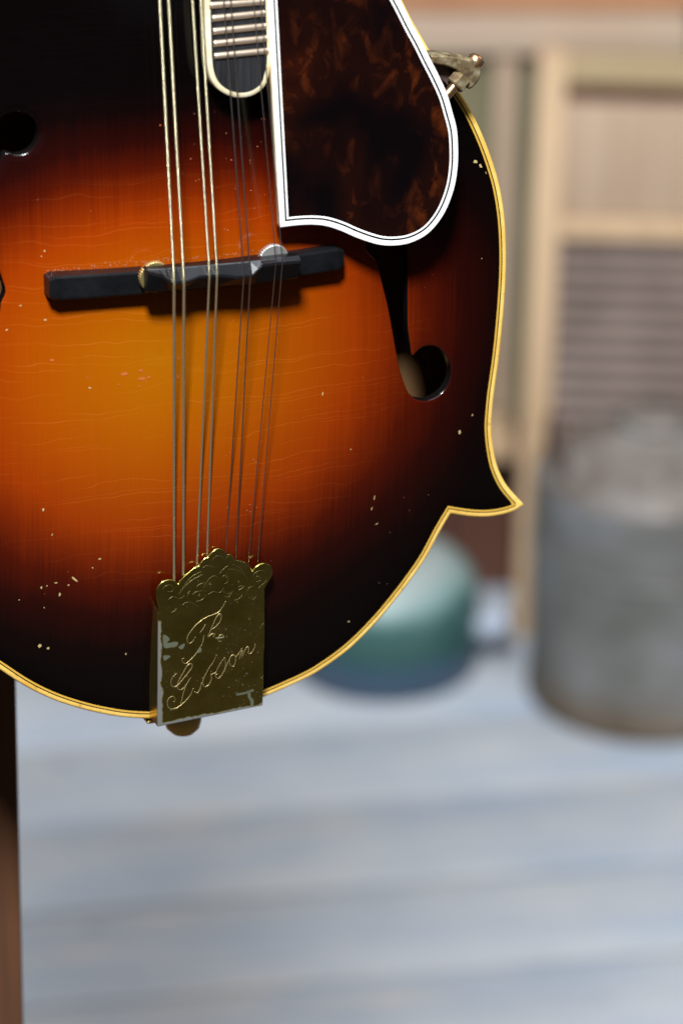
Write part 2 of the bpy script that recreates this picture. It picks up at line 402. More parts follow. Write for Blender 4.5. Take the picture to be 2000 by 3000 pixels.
def fill(loop, holes=(), step=2.6, extra=()):
    """triangulated region of a loop with holes; returns xy array and triangles"""
    pts = [tuple(p) for p in loop]; edges = [(i, (i + 1) % len(loop)) for i in range(len(loop))]
    for h in list(holes) + list(extra):
        k = len(pts); pts += [tuple(p) for p in h]; edges += [(k + i, k + (i + 1) % len(h)) for i in range(len(h))]
    if step:
        lo, hi = loop.min(0), loop.max(0)
        gx, gy = np.meshgrid(np.arange(lo[0], hi[0], step), np.arange(lo[1], hi[1], step))
        gx[::2] += step/2
        q = np.stack([gx.ravel(), gy.ravel()], 1); q = q[inside(q, loop)]; keep = dist_poly(q, loop) > step*0.5
        for h in list(holes) + list(extra): keep &= (dist_poly(q, h) > step*0.35)
        pts += [tuple(p) for p in q[keep]]
    r = delaunay_2d_cdt([Vector(p) for p in pts], edges, [], 0, 1e-6)
    v = np.array([(p.x, p.y) for p in r[0]]); t = np.array([f for f in r[2]])
    cen = v[t].mean(1); ok = inside(cen, loop)
    for h in holes: ok &= ~inside(cen, h)
    t = t[ok]
    a, b, c = v[t[:, 0]], v[t[:, 1]], v[t[:, 2]]
    fl_ = ((b[:, 0]-a[:, 0])*(c[:, 1]-a[:, 1]) - (b[:, 1]-a[:, 1])*(c[:, 0]-a[:, 0])) < 0
    t[fl_] = t[fl_][:, ::-1]
    return v, t

# -- materials of the instrument
def lacquer():
    m = Mat('sunburst_lacquer', Roughness=0.16, IOR=1.42)
    at = m.n('ShaderNodeAttribute', {'attribute_name': 'burst'}).outputs['Fac']
    obj_ = m.coord()
    gn = m.noise(m.coord((1500, 26, 1)), 1.0, 3, 0.6)                    # spruce grain along the strings
    gb = m.noise(m.coord((170, 3, 1), loc=(3.1, 0, 0)), 1.0, 3, 0.6)     # broader bands
    bl = m.noise(obj_, 22, 3, 0.5)
    f = m.math('ADD', at, m.math('MULTIPLY', m.math('SUBTRACT', bl, 0.5), 0.10))
    f = m.math('ADD', f, m.math('MULTIPLY', m.math('SUBTRACT', gb, 0.5), 0.06))
    f = m.math('ADD', f, m.math('MULTIPLY', m.math('SUBTRACT', gn, 0.5), 0.11))
    col = m.ramp(m.math('MULTIPLY', f, 0.75), [(p*0.75, srgb(*c, 0.47)) for p, c in
        ((0.0, (220, 127, 6)), (0.25, (216, 111, 5)), (0.48, (209, 91, 4)), (0.67, (192, 68, 4)), (0.79, (150, 46, 4)), (0.91, (96, 23, 5)), (1.03, (52, 11, 6)), (1.18, (21, 7, 6)), (1.3, (12, 7, 7)))])
    # lacquer checking: long thin cracks running across the grain
    wv = m.noise(m.coord((9, 14, 1)), 2.2, 3, 0.6); wv2 = m.noise(m.coord((30, 60, 1)), 2.0, 2, 0.5)
    sep = m.n('ShaderNodeSeparateXYZ', _0=obj_)
    yy = m.math('ADD', sep.outputs[1], m.math('ADD', m.math('MULTIPLY', wv, 0.013), m.math('MULTIPLY', wv2, 0.0018)))
    line = None
    for fq_, lo_, ph in ((150.0, 0.47, 0.0), (88.0, 0.45, 31.7), (215.0, 0.50, 77.1)):
        yv = m.math('ADD', m.math('MULTIPLY', yy, fq_), ph); row = m.math('FLOOR', yv); fr_ = m.math('FRACT', yv)
        wn = m.n('ShaderNodeTexWhiteNoise', {'noise_dimensions': '1D'}, W=row).outputs['Value']
        d_ = m.math('ABSOLUTE', m.math('SUBTRACT', fr_, m.math('ADD', m.math('MULTIPLY', wn, 0.7), 0.15)))
        ln = m.bw(d_, fq_*0.00017, fq_*0.00005)
        cmb = m.n('ShaderNodeCombineXYZ', _0=m.math('MULTIPLY', sep.outputs[0], 16.0), _1=m.math('MULTIPLY', row, 5.37))
        ln = m.math('MULTIPLY', ln, m.bw(m.noise(cmb.outputs[0], 1.0, 2, 0.5), lo_, lo_ + 0.12))
        line = ln if line is None else m.math('MAXIMUM', line, ln)
    lit = m.mix(1.0, col, srgb(255, 226, 170), 'MULTIPLY'); lit = m.mix(0.32, col, srgb(226, 130, 50))
    fade = m.bw(at, 0.95, 0.55)
    col2 = m.mix(m.math('MULTIPLY', m.math('MULTIPLY', line, fade), 0.42), col, lit)
    m.link(Base_Color=col2)
    fine = m.noise(obj_, 900, 2)
    hgt = m.math('SUBTRACT', m.math('MULTIPLY', fine, 0.03), m.math('MULTIPLY', line, 0.5))
    m.bump(hgt, 0.12, 0.0003)
    m.link(Roughness=m.bw(m.noise(obj_, 60, 4, 0.7), -0.2, 5.0))
    return m
M_lac = lacquer()
M_inside = wood('bare_spruce', srgb(120, 84, 48), srgb(158, 114, 68), 'y', 2.0, 0.7)
M_rim = Mat('dark_rim_lacquer', Base_Color=srgb(40, 16, 8), Roughness=0.15)
M_ivory = Mat('aged_ivory_binding', Roughness=0.32)
iv = M_ivory.noise(M_ivory.coord(), 45, 5, 0.7); iv2 = M_ivory.noise(M_ivory.coord(loc=(1, 2, 3)), 330, 3, 0.7)
icol = M_ivory.ramp(iv, [(0.3, srgb(212, 162, 66)), (0.7, srgb(240, 202, 112))])
M_ivory.link(Base_Color=M_ivory.mix(M_ivory.math('MULTIPLY', M_ivory.bw(iv2, 0.58, 0.70), 0.45), icol, srgb(120, 84, 36)))
M_ivory_in = Mat('aged_ivory_purfling', Base_Color=srgb(196, 152, 60), Roughness=0.35)
M_blk = Mat('black_line', Base_Color=srgb(20, 15, 10), Roughness=0.3)
M_white = Mat('white_binding', Base_Color=srgb(248, 246, 240), Roughness=0.3)
M_crm = Mat('cream_binding', Roughness=0.38)
cv = M_crm.noise(M_crm.coord(), 160, 4); M_crm.link(Base_Color=M_crm.ramp(cv, [(0.3, srgb(214, 190, 138)), (0.7, srgb(244, 232, 200))]))

# -- soundboard with two real f-holes
def circle(cx, cy, r, a0, a1, n=14): return [(cx + r*math.cos(R(a)), cy + r*math.sin(R(a))) for a in np.linspace(a0, a1, n)]
FR_LOW = [(63.88, -1.63), (66.72, -10.97), (69.07, -19.58), (71.35, -30.27), (73.67, -40.93), (75.62, -47.13), (77.84, -52.1), (80.28, -54.8), (82.83, -56.11), (85.64, -56.67), (89.8, -55.76), (93.22, -53.17), (95.08, -49.44), (95.11, -44.82), (92.92, -40.27), (89.37, -36.95), (85.03, -35.93), (81.7, -36.96), (79.36, -38.64), (78.27, -33.76), (77.3, -27.27), (76.97, -16.25), (76.79, -2.75)]
FR_PTS = FR_LOW + [(76.5, 3.0), (79.0, 7.5), (75.0, 11.0), (71.5, 24.0), (68.0, 40.0)] + circle(60.5, 53.5, 7.6, -25, 225, 12) + [(58.5, 42.0), (61.5, 31.0), (63.0, 16.0), (62.6, 9.0), (59.6, 4.0)]
FL_PTS = circle(-64.4, 54.6, 7.4, 215, -95, 16)[::1] + [(-69.0, 47.5), (-72.6, 38.0), (-74.0, 24.0), (-72.4, 10.8), (-71.2, 5.8), (-70.1, 0.8), (-71.7, -3.2), (-72.1, -6.0), (-74.5, -18.0), (-79.0, -34.0)] + circle(-88.0, -43.0, 7.6, 40, -220, 14) + [(-88.0, -32.0), (-86.6, -18.0), (-85.2, -4.0), (-88.0, 3.0), (-84.4, 8.5), (-82.0, 24.0), (-78.0, 42.0)]
holes, lips = [], []
for P in (FR_PTS, FL_PTS):
    h = catmull(P, 0.9, True)
    ar = 0.5*np.sum(h[:, 0]*np.roll(h[:, 1], -1) - np.roll(h[:, 0], -1)*h[:, 1])
    if ar < 0: h = h[::-1]
    h = dedupe(h, 0.15); holes.append(h); lips.append(dedupe(offset(h, -0.5), 0.1))
loop = dedupe(offset(ol, 2.8))
v, t = fill(loop, holes, 2.2, lips)
z = A(v[:, 0], v[:, 1])
for h in holes:
    near = dist_poly(v, h) < 0.05; z[near] -= 0.16
rimd = dist_poly(v, loop) < 0.05
z[rimd] = -0.05
n0 = len(v); verts = [(p[0], p[1], c) for p, c in zip(v, z)] + [(p[0], p[1], c - 4.2) for p, c in zip(v, z)]
faces = [tuple(f) for f in t] + [tuple(n0 + i for i in f[::-1]) for f in t]
idx = [0]*len(t) + [1]*len(t)
for h in holes:
    nn = len(h); k = len(verts); hz = A(h[:, 0], h[:, 1]); h2 = offset(h, 0.12); h3 = offset(h, 0.16)
    if len(h2) != nn: continue
    for q_, dz in ((h, -0.16), (h2, -0.75), (h3, -2.2), (h2, -4.2)): verts += [(p[0], p[1], c + dz) for p, c in zip(q_, hz)]
    for r_ in range(3):
        for i in range(nn):
            a, b = k + r_*nn + i, k + r_*nn + (i + 1) % nn
            faces.append((a, b, b + nn, a + nn)); idx.append(2)
M_edge = Mat('f_hole_edge', Base_Color=srgb(16, 13, 12), Roughness=0.14)
sb = part('soundboard', verts, faces, None, mats=[M_lac, M_inside, M_edge], midx=idx)
bm = bmesh.new(); bm.from_mesh(sb.data); bmesh.ops.remove_doubles(bm, verts=bm.verts, dist=1e-6); bm.to_mesh(sb.data); bm.free()
BU = [(-16.95, -26.24), (89.46, -41.18), (-15.69, 47.76), (-15.62, -106.27)]
co = np.empty(len(sb.data.vertices)*3); sb.data.vertices.foreach_get('co', co); co = co.reshape(-1, 3)*1000
cx0, cy0 = BU[0]; rx = BU[1][0] - cx0; ru = BU[2][1] - cy0; rd = (cy0 - BU[3][1])*1.17; rx *= 1.05
dx, dy = co[:, 0] - cx0, co[:, 1] - cy0
sx_ = np.where(dx > 0, dx/rx, dx/(rx*0.84)); sy_ = np.where(dy > 0, dy/ru, dy/rd)
bu = (np.abs(sx_)**2.1 + np.abs(sy_)**2.1)**(1/2.1)
attr = sb.data.attributes.new('burst', 'FLOAT', 'POINT'); attr.data.foreach_set('value', bu.astype(np.float32))

# -- rim, back, bindings
part('side', *ring([(offset(ol, 0.25), -4.8), (offset(ol, 0.3), -40.0)]), M_rim)
part('lining', *ring([(offset(ol, 2.4), -40.0), (offset(ol, 2.4), -4.0)]), M_inside)
vb, tb = fill(dedupe(offset(ol, 0.1)), (), 4.0)
zb = -41.0 - 0.75*A(vb[:, 0], vb[:, 1]); nb = len(vb)
part('back', [(p[0], p[1], c) for p, c in zip(vb, zb)] + [(p[0], p[1], c + 3.2) for p, c in zip(vb, zb)],
     [tuple(f[::-1]) for f in tb] + [tuple(nb + i for i in f) for f in tb], None, mats=[M_rim, M_inside], midx=[0]*len(tb) + [1]*len(tb))
part('back_binding', *ring([(ol, -38.0), (offset(ol, -0.05), -41.0), (offset(ol, 1.5), -41.6)]), M_ivory)
part('binding', *ring([(offset(ol, 0.3), -5.0), (ol, -4.8), (ol, -0.55), (offset(ol, 0.18), -0.15), (offset(ol, 0.5), 0.06), (offset(ol, 1.0), 0.14), (offset(ol, 1.75), 0.10)]), M_ivory)
part('black_purfling', *ring([(offset(ol, 1.75), 0.07), (offset(ol, 2.15), 0.07)]), M_blk)
part('ivory_purfling', *ring([(offset(ol, 2.15), 0.07), (offset(ol, 2.82), 0.02)]), M_ivory_in)

# -- chips and dust in the lacquer
M_chip = Mat('bare_chip', Base_Color=srgb(176, 152, 100), Roughness=0.6)
M_scuff = Mat('scuffed_lacquer', Base_Color=srgb(176, 88, 36), Roughness=0.5)
def flakes(items, lift):
    vs, fs = [], []
    for x_, y_, w_, h_, a in items:
        n = 9; k = len(vs); ca_, sa_ = math.cos(R(-a)), math.sin(R(-a))
        loopf = []
        for i in range(n):
            an = 2*math.pi*i/n; rr = random.uniform(0.55, 1.15)
            ux, uy = 0.5*w_*rr*math.cos(an), 0.5*h_*rr*math.sin(an)
            loopf.append((x_ + ux*ca_ - uy*sa_, y_ + ux*sa_ + uy*ca_))
        for p in [(x_, y_)] + loopf: vs.append((p[0], p[1], float(A(p[0], p[1])) + lift))
        for i in range(n): fs.append((k, k + 1 + i, k + 1 + (i + 1) % n))
    return vs, fs
tag(part('finish_chips', *flakes([(103.42, 29.3, 1.9, 1.25, 20), (105.55, 27.63, 2.53, 1.0, 50), (107.69, 25.09, 1.27, 0.75, 60), (106.59, -6.24, 0.51, 0.5, 0), (104.24, -64.65, 0.76, 0.62, 0), (99.15, -70.59, 1.01, 1.75, 0), (65.48, -90.65, 0.63, 2.75, 10), (64.56, -94.78, 0.63, 1.5, 15), (66.77, -101.18, 1.52, 0.5, -20), (54.92, -69.93, 0.63, 0.62, 0), (42.89, -46.8, 0.63, 2.0, 5), (57.04, -138.28, 0.76, 0.62, 0), (-58.64, -78.68, 0.89, 1.38, 20), (-47.53, -106.38, 3.54, 0.88, 45), (-38.69, -99.41, 1.14, 0.75, 0), (-41.13, -102.68, 0.63, 0.62, 0), (-52.49, -112.07, 1.01, 1.38, 20), (-53.89, -107.38, 1.27, 0.62, 0), (-49.53, -108.74, 0.89, 0.75, 0), (-59.04, -108.75, 0.76, 1.12, 0), (-57.12, -108.27, 0.63, 0.75, 0), (-59.49, -131.48, 1.39, 1.88, 20), (-56.42, -132.78, 1.01, 1.12, 0), (-28.19, -138.42, 0.51, 0.88, 0), (-55.61, -88.67, 0.51, 1.12, 20), (-57.99, -116.72, 0.51, 0.5, 0), (-66.84, -112.74, 0.51, 0.5, 0), (-42.66, -34.82, 1.39, 0.75, 15), (-57.18, -9.79, 1.14, 0.75, 15), (-70.11, -12.64, 1.01, 0.75, 0), (-65.46, -4.35, 1.01, 0.5, 0), (-56.83, 14.22, 0.63, 0.88, 0), (-57.91, 12.39, 0.63, 0.62, 0)], 0.10), M_chip), kind='stuff')
tag(part('scuff_marks', *flakes([(-30.76, -30.73, 3.8, 1.75, 0), (-25.05, -29.83, 2.03, 1.25, -15), (-24.72, -32.81, 2.78, 1.5, 0), (-22.32, -32.52, 1.77, 1.25, 0), (-25.7, -35.56, 0.89, 0.88, 0), (-32.81, -34.39, 0.76, 0.75, 0), (-43.42, -30.96, 1.14, 0.5, 0), (-55.32, -24.04, 2.03, 1.12, 0), (-11.72, -26.74, 1.27, 1.25, 0), (-12.01, -33.36, 1.14, 1.75, 0), (-16.7, 55.17, 0.63, 0.62, 0)], 0.10), M_scuff), kind='stuff')
sp = []
bx = [(-5.74, 58.58), (25.05, 55.15), (25.76, -108.23), (-5.76, -103.38)]
for _ in range(120):
    f1, f2 = random.random(), random.random()
    x_ = bx[0][0] + (bx[1][0] - bx[0][0])*f1 + random.gauss(0, 2); y_ = bx[0][1] + (bx[3][1] - bx[0][1])*f2
    if -4 < y_ < 16 or y_ < -94: continue
    s = random.choice((0.22, 0.28, 0.34, 0.5)); sp.append((x_, y_, s*random.uniform(0.8, 1.6), s, random.uniform(0, 180)))
for _ in range(46):
    x_ = random.uniform(-95, 88); y_ = random.uniform(-140, 40)
    sp.append((x_, y_, 0.3, 0.25, 0))
DL = bez_smooth([(-56.95, 6.9), (-37.68, 8.15), (-14.11, 8.66), (10.64, 8.1), (22.17, 7.46)], 1.0)  # strip above the bridge: dust, with its reddish reflection drawn as specks too
for p in DL:
    for _ in range(2):
        if random.random() < 0.8: sp.append((p[0] + random.gauss(0, 0.6), p[1] + random.gauss(0, 0.5), random.uniform(0.25, 0.9), random.uniform(0.2, 0.5), random.uniform(0, 180)))
sp = [s for s in sp if not any(inside(np.array([[s[0], s[1]]]), h)[0] for h in holes)]
M_dust = Mat('dust', Base_Color=srgb(160, 98, 64), Roughness=0.9)
tag(part('dust_specks', *flakes(sp, 0.10), M_dust), kind='stuff')

# -- neck, fingerboard, frets
M_ebony = Mat('ebony', Roughness=0.42)
eb = M_ebony.noise(M_ebony.coord((700, 30, 30)), 1.0, 4, 0.7); M_ebony.link(Base_Color=M_ebony.ramp(eb, [(0.35, srgb(22, 22, 24)), (0.75, srgb(52, 52, 54))]))
M_ebony.bump(eb, 0.2, 0.0003)
M_fret = Mat('worn_brass_fret', Base_Color=(0.74, 0.58, 0.43, 1), Metallic=0.8, Roughness=0.36)
NX = lambda y: -2.3 - 0.040*(y - 99)
HW = lambda y: 19.5 - 4.5*(y - 100)/256
FBZ = 19.0
ext = [(-3.06, 99.63), (-2.89, 88.02), (-2.47, 77.6), (-1.66, 72.78), (0.01, 69.16), (2.77, 66.49), (6.28, 64.69), (9.8, 64.06), (13.2, 64.38), (16.25, 65.78), (18.2, 67.73), (19.42, 70.79), (20.52, 77.95), (19.91, 98.03)]; exi = [(-0.55, 99.0), (-0.37, 87.84), (-0.3, 79.52), (0.71, 74.34), (2.79, 69.52), (6.28, 66.21), (9.75, 65.16), (13.69, 65.39), (16.74, 67.02), (18.45, 70.05), (19.06, 72.92), (19.18, 78.05), (18.22, 97.69)]
main = [(NX(108) - HW(108), 108), (NX(356) - HW(356), 356), (NX(356) + HW(356), 356), (NX(108) + HW(108), 108)]
def ccw(p):
    p = np.array(p); a = 0.5*np.sum(p[:, 0]*np.roll(p[:, 1], -1) - np.roll(p[:, 0], -1)*p[:, 1]); return p if a > 0 else p[::-1]
board_ = ccw(list(map(tuple, catmull(ext, 1.2, False))) + [(19.6, 108), main[2], main[1], main[0], (-3.2, 108)])
board_ = catmull(board_, 2.0, True, set(range(len(board_))))
inner = offset(board_, 1.75)
fbp = part('fingerboard', *(lambda vt: ([(p[0], p[1], FBZ) for p in vt[0]], [tuple(f) for f in vt[1]]))(fill(dedupe(inner), (), 0)), M_ebony)
part('fingerboard_binding', *ring([(board_, FBZ - 5.2), (board_, FBZ - 0.35), (offset(board_, 0.35), FBZ + 0.05), (inner, FBZ + 0.03)]), M_crm, fbp)
def fret(a, b):
    vs, fs = [], []; n = 6; d = np.array(b) - np.array(a); L = np.linalg.norm(d); d /= L; nn = np.array([-d[1], d[0]])
    st = [(0, 0.55), (0.45, 0.9), (1.0, 1.0), (L - 1.0, 1.0), (L - 0.45, 0.9), (L, 0.55)]
    for s, k in st:
        for i in range(n + 1):
            an = math.pi*i/n; off = 1.12*math.cos(an); hgt = 1.05*math.sin(an)*k + 0.02
            p = np.array(a) + d*s + nn*off; vs.append((p[0], p[1], FBZ + hgt))
    for i in range(len(st) - 1):
        for k in range(n): fs.append((i*(n+1) + k, i*(n+1) + k + 1, (i+1)*(n+1) + k + 1, (i+1)*(n+1) + k))
    fs.append(tuple(range(n + 1))); fs.append(tuple(range((len(st)-1)*(n+1), len(st)*(n+1)))[::-1])
    return part('fret', vs, fs, M_fret, fbp)
for a, b in [[(-1.61, 96.33), (17.27, 96.26)], [(-0.8, 91.91), (17.75, 92.31)], [(-0.58, 87.52), (18.12, 87.89)], [(-0.36, 83.35), (18.6, 83.68)], [(-0.15, 79.06), (19.08, 79.46)]]: fret(a, b)
y_ = 96.3; d0 = 90.0
while y_ < 335:
    d0 *= 2**(1/12); y_ = 6.3 + d0
    if y_ > 350: break
    if y_ < 110: fret((-2.2, y_), (17.5, y_))
    else: fret((NX(y_) - HW(y_) + 1.6, y_), (NX(y_) + HW(y_) - 1.6, y_))
# neck block and neck
vs, fs = [], []
for y_ in (104, 150, 180, 260, 350):
    dep = {104: 4.0, 150: 4.0, 180: 16, 260: 14, 350: 12}[y_]
    for k in range(9):
        an = math.pi*k/8; vs.append((NX(y_) + HW(y_)*0.97*math.cos(an), y_, FBZ - 5 - dep*math.sin(an)))
for i in range(4):
    for k in range(8): fs.append((i*9 + k, i*9 + k + 1, i*9 + k + 10, i*9 + k + 9))
    fs.append((i*9 + 8, i*9, i*9 + 9, i*9 + 17))
fs += [tuple(range(9)), tuple(range(36, 45))[::-1]]
part('neck', vs, fs, M_rim)
box_mm = lambda nm, x0, x1, y0, y1, z0, z1, m, bev=0.3, par=None: sharp(part(nm, *box_data(x0, x1, y0, y1, z0, z1, bev), m, par), 50)
box_mm('nut', NX(357) - 15, NX(357) + 15, 356, 359.5, FBZ - 5, FBZ + 1.6, M_crm)
hd = catmull([(NX(357) - 15, 357), (NX(357) + 15, 357), (8, 380), (14, 420), (10, 470), (-8, 500), (-30, 486), (-38, 440), (-44, 400), (-33, 376)], 3, True, {0, 1})
vh, th = fill(ccw(hd), (), 0)
hw = ccw(hd)
hp = part('headstock', *join(ring([(hw, 0.0), (hw, FBZ - 5.5)]), ([(p[0], p[1], FBZ - 5.5) for p in vh] + [(p[0], p[1], 0.0) for p in vh], [tuple(f) for f in th] + [tuple(len(vh) + i for i in f[::-1]) for f in th])), M_rim)
for s in (-1, 1):
    for k in range(4):
        lo = lathe_data([(0, 0), (2.6, 0), (2.6, 8), (2.2, 9), (0, 9)], 14)
        part('tuner_post', [(q[0] + (-14 + s*16), q[1] + 386 + 24*k, q[2] + FBZ - 5.6) for q in lo[0]], lo[1], M_fret, hp)

# -- strings
STR = [[(-12.15, -110.27), (-17.97, 5.09), (-19.87, 100.03)], [(-8.72, -108.73), (-14.46, 4.99), (-16.8, 99.82)], [(-3.65, -105.78), (-5.4, 6.37), (-8.5, 99.24)], [(0.15, -103.12), (-2.66, 6.34), (-5.64, 99.04)], [(7.24, -101.27), (6.87, 4.61), (2.41, 98.47)], [(10.9, -104.7), (9.2, 4.93), (4.87, 98.3)], [(15.63, -107.3), (18.43, 8.48), (12.85, 97.74)], [(19.08, -108.0), (20.77, 8.38), (15.26, 97.58)]]
SC_, TC_, UC_ = 28.5, 8.0, 22.0
M_wound = Mat('wound_bronze_string', Base_Color=(0.68, 0.59, 0.36, 1), Metallic=0.9, Roughness=0.28)
ww = M_wound.n('ShaderNodeTexWave', {'bands_direction': 'Y'}, Vector=M_wound.coord(), Scale=480.0); M_wound.bump(ww.outputs['Fac'], 0.6, 0.0002)
M_steelw = Mat('plain_steel_string', Base_Color=(0.55, 0.48, 0.44, 1), Metallic=1.0, Roughness=0.3)
rad = [0.52, 0.52, 0.41, 0.41, 0.24, 0.24, 0.17, 0.17]
for i, ((tx, ty), (sx, sy), (ux, uy)) in enumerate(STR):
    r_ = rad[i]
    tail = (tx + (tx - sx)*0.14, ty - 16, TC_ - 1.2)
    kx, kz = (ux - sx)/(uy - sy), (UC_ - SC_)/(uy - sy)
    yn = 357.5; nut = (sx + kx*(yn - sy), yn, FBZ + 2.2)
    p2 = (ux, uy, UC_)
    path = [tail, (tx, ty, TC_), (sx + (tx - sx)*0.02, sy + (ty - sy)*0.02, SC_ - 0.35), (sx, sy, SC_ + 0.15), (sx + (ux - sx)*0.03, sy + (uy - sy)*0.03, SC_), p2, nut,
            (-14 + (-1 if i < 4 else 1)*13.5, 386 + 24*(i % 4), FBZ + 0.5)]
    part('string', *tube_data(path, r_, 10), M_wound if i < 4 else M_steelw)

# -- bridge
M_br = Mat('ebony_bridge', Roughness=0.34, IOR=1.32)
be = M_br.noise(M_br.coord((60, 60, 60)), 1.0, 5, 0.7); M_br.link(Base_Color=M_br.ramp(be, [(0.35, srgb(9, 9, 10)), (0.72, srgb(24, 24, 26))]))
sk = M_br.noise(M_br.coord((1, 1, 1)), 700, 2); M_br.bump(sk, 0.05, 0.0002)
brd = empty('bridge', CHILD, parent=md)
BB = [(-56.7, -1.37), (-58.08, 7.12), (48.45, 7.07), (48.76, -0.67)]
xl, xr = (BB[0][0] + BB[1][0])/2, (BB[2][0] + BB[3][0])/2
yb0, yt0, yt1, yb1 = BB[0][1], BB[1][1], BB[2][1], BB[3][1]
vs, fs = [], []; ns = 46
for i in range(ns + 1):
    s = i/ns; xx = xl + (xr - xl)*s; ya, yc = yb0 + (yb1 - yb0)*s, yt0 + (yt1 - yt0)*s
    e = min(s, 1 - s)*(xr - xl)
    cut = 0.9*(1 - min(1, e/1.5))**2; ya += cut; yc -= cut
    tz_ = 20.2 - 5.2*abs(2*s - 1)**1.6 - cut*0.7; bo = [float(A(xx, q)) + 0.02 for q in (ya, yc)]
    sec = [(ya, bo[0]), (ya, tz_ - 0.7), (ya + 0.25, tz_ - 0.2), (ya + 0.8, tz_), (yc - 0.8, tz_), (yc - 0.25, tz_ - 0.2), (yc, tz_ - 0.7), (yc, bo[1])]
    vs += [(xx, a, b) for a, b in sec]
m_ = 8
for i in range(ns):
    for k in range(m_): fs.append((i*m_ + k, i*m_ + (k + 1) % m_, (i + 1)*m_ + (k + 1) % m_, (i + 1)*m_ + k))
fs += [tuple(range(m_))[::-1], tuple(range(ns*m_, ns*m_ + m_))]
def bpart(name, vs, fs, m, smooth=True): 
    return obj(name, np.array([tuple(v) for v in vs], float)*0.001, fs, m, brd, smooth)
sharp(bpart('bridge_base', vs, fs, M_br), 9)
SB, SR, SF = [(-26.71, 9.77), (-10.42, 9.42), (11.87, 9.25), (26.71, 9.57), (28.51, 9.25)], [(-27.68, 9.97), (-22.46, 8.23), (-18.48, 5.12), (-13.97, 4.92), (-9.18, 6.43), (-1.61, 6.19), (3.96, 4.9), (10.06, 4.95), (13.63, 8.18), (18.22, 8.44), (27.44, 7.94)], [(-25.58, -0.05), (-9.19, -0.19), (13.22, -0.67), (29.96, -0.31)]
itp = lambda L, x: float(np.interp(x, [p[0] for p in L], [p[1] for p in L]))
xs = sorted(set([-26.6, 28.0] + [p[0] for p in SR if -26 < p[0] < 27] + [-20.5, -16.0, 12.2, 22.0]))
vs, fs = [], []
for xx in xs:
    bk, rg, ft = itp(SB, xx), min(itp(SR, xx), itp(SB, xx) - 0.5), itp(SF, xx)
    endc = 0.8 if xx in (xs[0], xs[-1]) else 0
    sec = [(bk, 21.6), (bk, SC_ - 2.3 - endc), (bk - 0.4, SC_ - 1.9 - endc), (rg, SC_ - endc), (rg - 0.9, SC_ - 0.1 - endc), (ft + 1.6, SC_ - 3.2 - endc), (ft + 0.6, SC_ - 5.5), (ft + 1.2, 21.6)]
    vs += [(xx, a, b) for a, b in sec]
for i in range(len(xs) - 1):
    for k in range(8): fs.append((i*8 + k, (i + 1)*8 + k, (i + 1)*8 + (k + 1) % 8, i*8 + (k + 1) % 8))
fs += [tuple(range(8)), tuple(range((len(xs) - 1)*8, len(xs)*8))[::-1]]
M_sad = Mat('polished_saddle', Base_Color=srgb(22, 22, 25), Roughness=0.27, IOR=1.7)  # lighter, glossier copy for the neck-side facets, to strengthen their sheen
o = obj('saddle', np.array(vs)*0.001, fs, None, brd, False, mats=[M_br, M_sad], midx=[1 if k in (1, 2, 3) else 0 for _ in range(len(xs) - 1) for k in range(8)] + [0, 0])
bmx = bmesh.new(); bmx.from_mesh(o.data); bmesh.ops.recalc_face_normals(bmx, faces=bmx.faces); bmesh.ops.bevel(bmx, geom=[e for e in bmx.edges if len(e.link_faces) == 2 and e.calc_face_angle(0) > R(25)], offset=0.00018, segments=2, affect='EDGES'); bmx.to_mesh(o.data); bmx.free()
M_brass = Mat('brass_wheel', Base_Color=(0.78, 0.60, 0.24, 1), Metallic=0.9, Roughness=0.34)
M_nick = Mat('worn_nickel_wheel', Base_Color=(0.70, 0.68, 0.62, 1), Metallic=0.85, Roughness=0.4)
for (wx, wy), mm in zip(((a_, b_ + 1.5) for a_, b_ in [(-22.5, 4.07), (20.18, 5.93)]), (M_brass, M_nick)):
    n = 72; vs, fs = [], []
    for z_, k in ((20.0, 0.94), (20.25, 1.0), (22.0, 1.0), (22.4, 0.93)):
        for i in range(n):
            rr = 5.5*k*(1.0 if i % 2 else 0.945 if k == 1 else 0.98); an = 2*math.pi*i/n
            vs.append((wx + rr*math.cos(an), wy + rr*math.sin(an), z_))
    for j in range(3):
        for i in range(n): fs.append((j*n + i, j*n + (i + 1) % n, (j+1)*n + (i + 1) % n, (j+1)*n + i))
    fs += [tuple(range(n))[::-1], tuple(range(3*n, 4*n))]
    sharp(bpart('thumbwheel', vs, fs, mm), 25)

# -- pickguard
M_tort = Mat('tortoiseshell', Roughness=0.12)
tv = M_tort.coord((1, 0.62, 1))
n1 = M_tort.noise(tv, 150, 4, 0.55, 0.7); n2 = M_tort.noise(M_tort.coord((1, 0.6, 1), loc=(0.21, 0.13, 0)), 26, 3, 0.5, 0.4); n3 = M_tort.noise(M_tort.coord((1, 0.5, 1), loc=(0.5, 0.3, 0)), 150, 3, 0.6, 0.5)
side = M_tort.bw(M_tort.n('ShaderNodeSeparateXYZ', _0=M_tort.coord()).outputs[0], 0.018, 0.075)
fleck = M_tort.math('MULTIPLY', M_tort.bw(n1, 0.50, 0.70), M_tort.bw(M_tort.math('ADD', n2, M_tort.math('MULTIPLY', side, 0.10)), 0.46, 0.64))
fleck = M_tort.math('MULTIPLY', fleck, M_tort.bw(n3, 0.25, 0.62))
glow = M_tort.ramp(n2, [(0.36, srgb(7, 4, 5)), (0.55, srgb(26, 8, 5)), (0.70, srgb(50, 17, 7))])
M_tort.link(Base_Color=M_tort.mix(fleck, glow, srgb(90, 38, 12)))
PGZ = 19.5
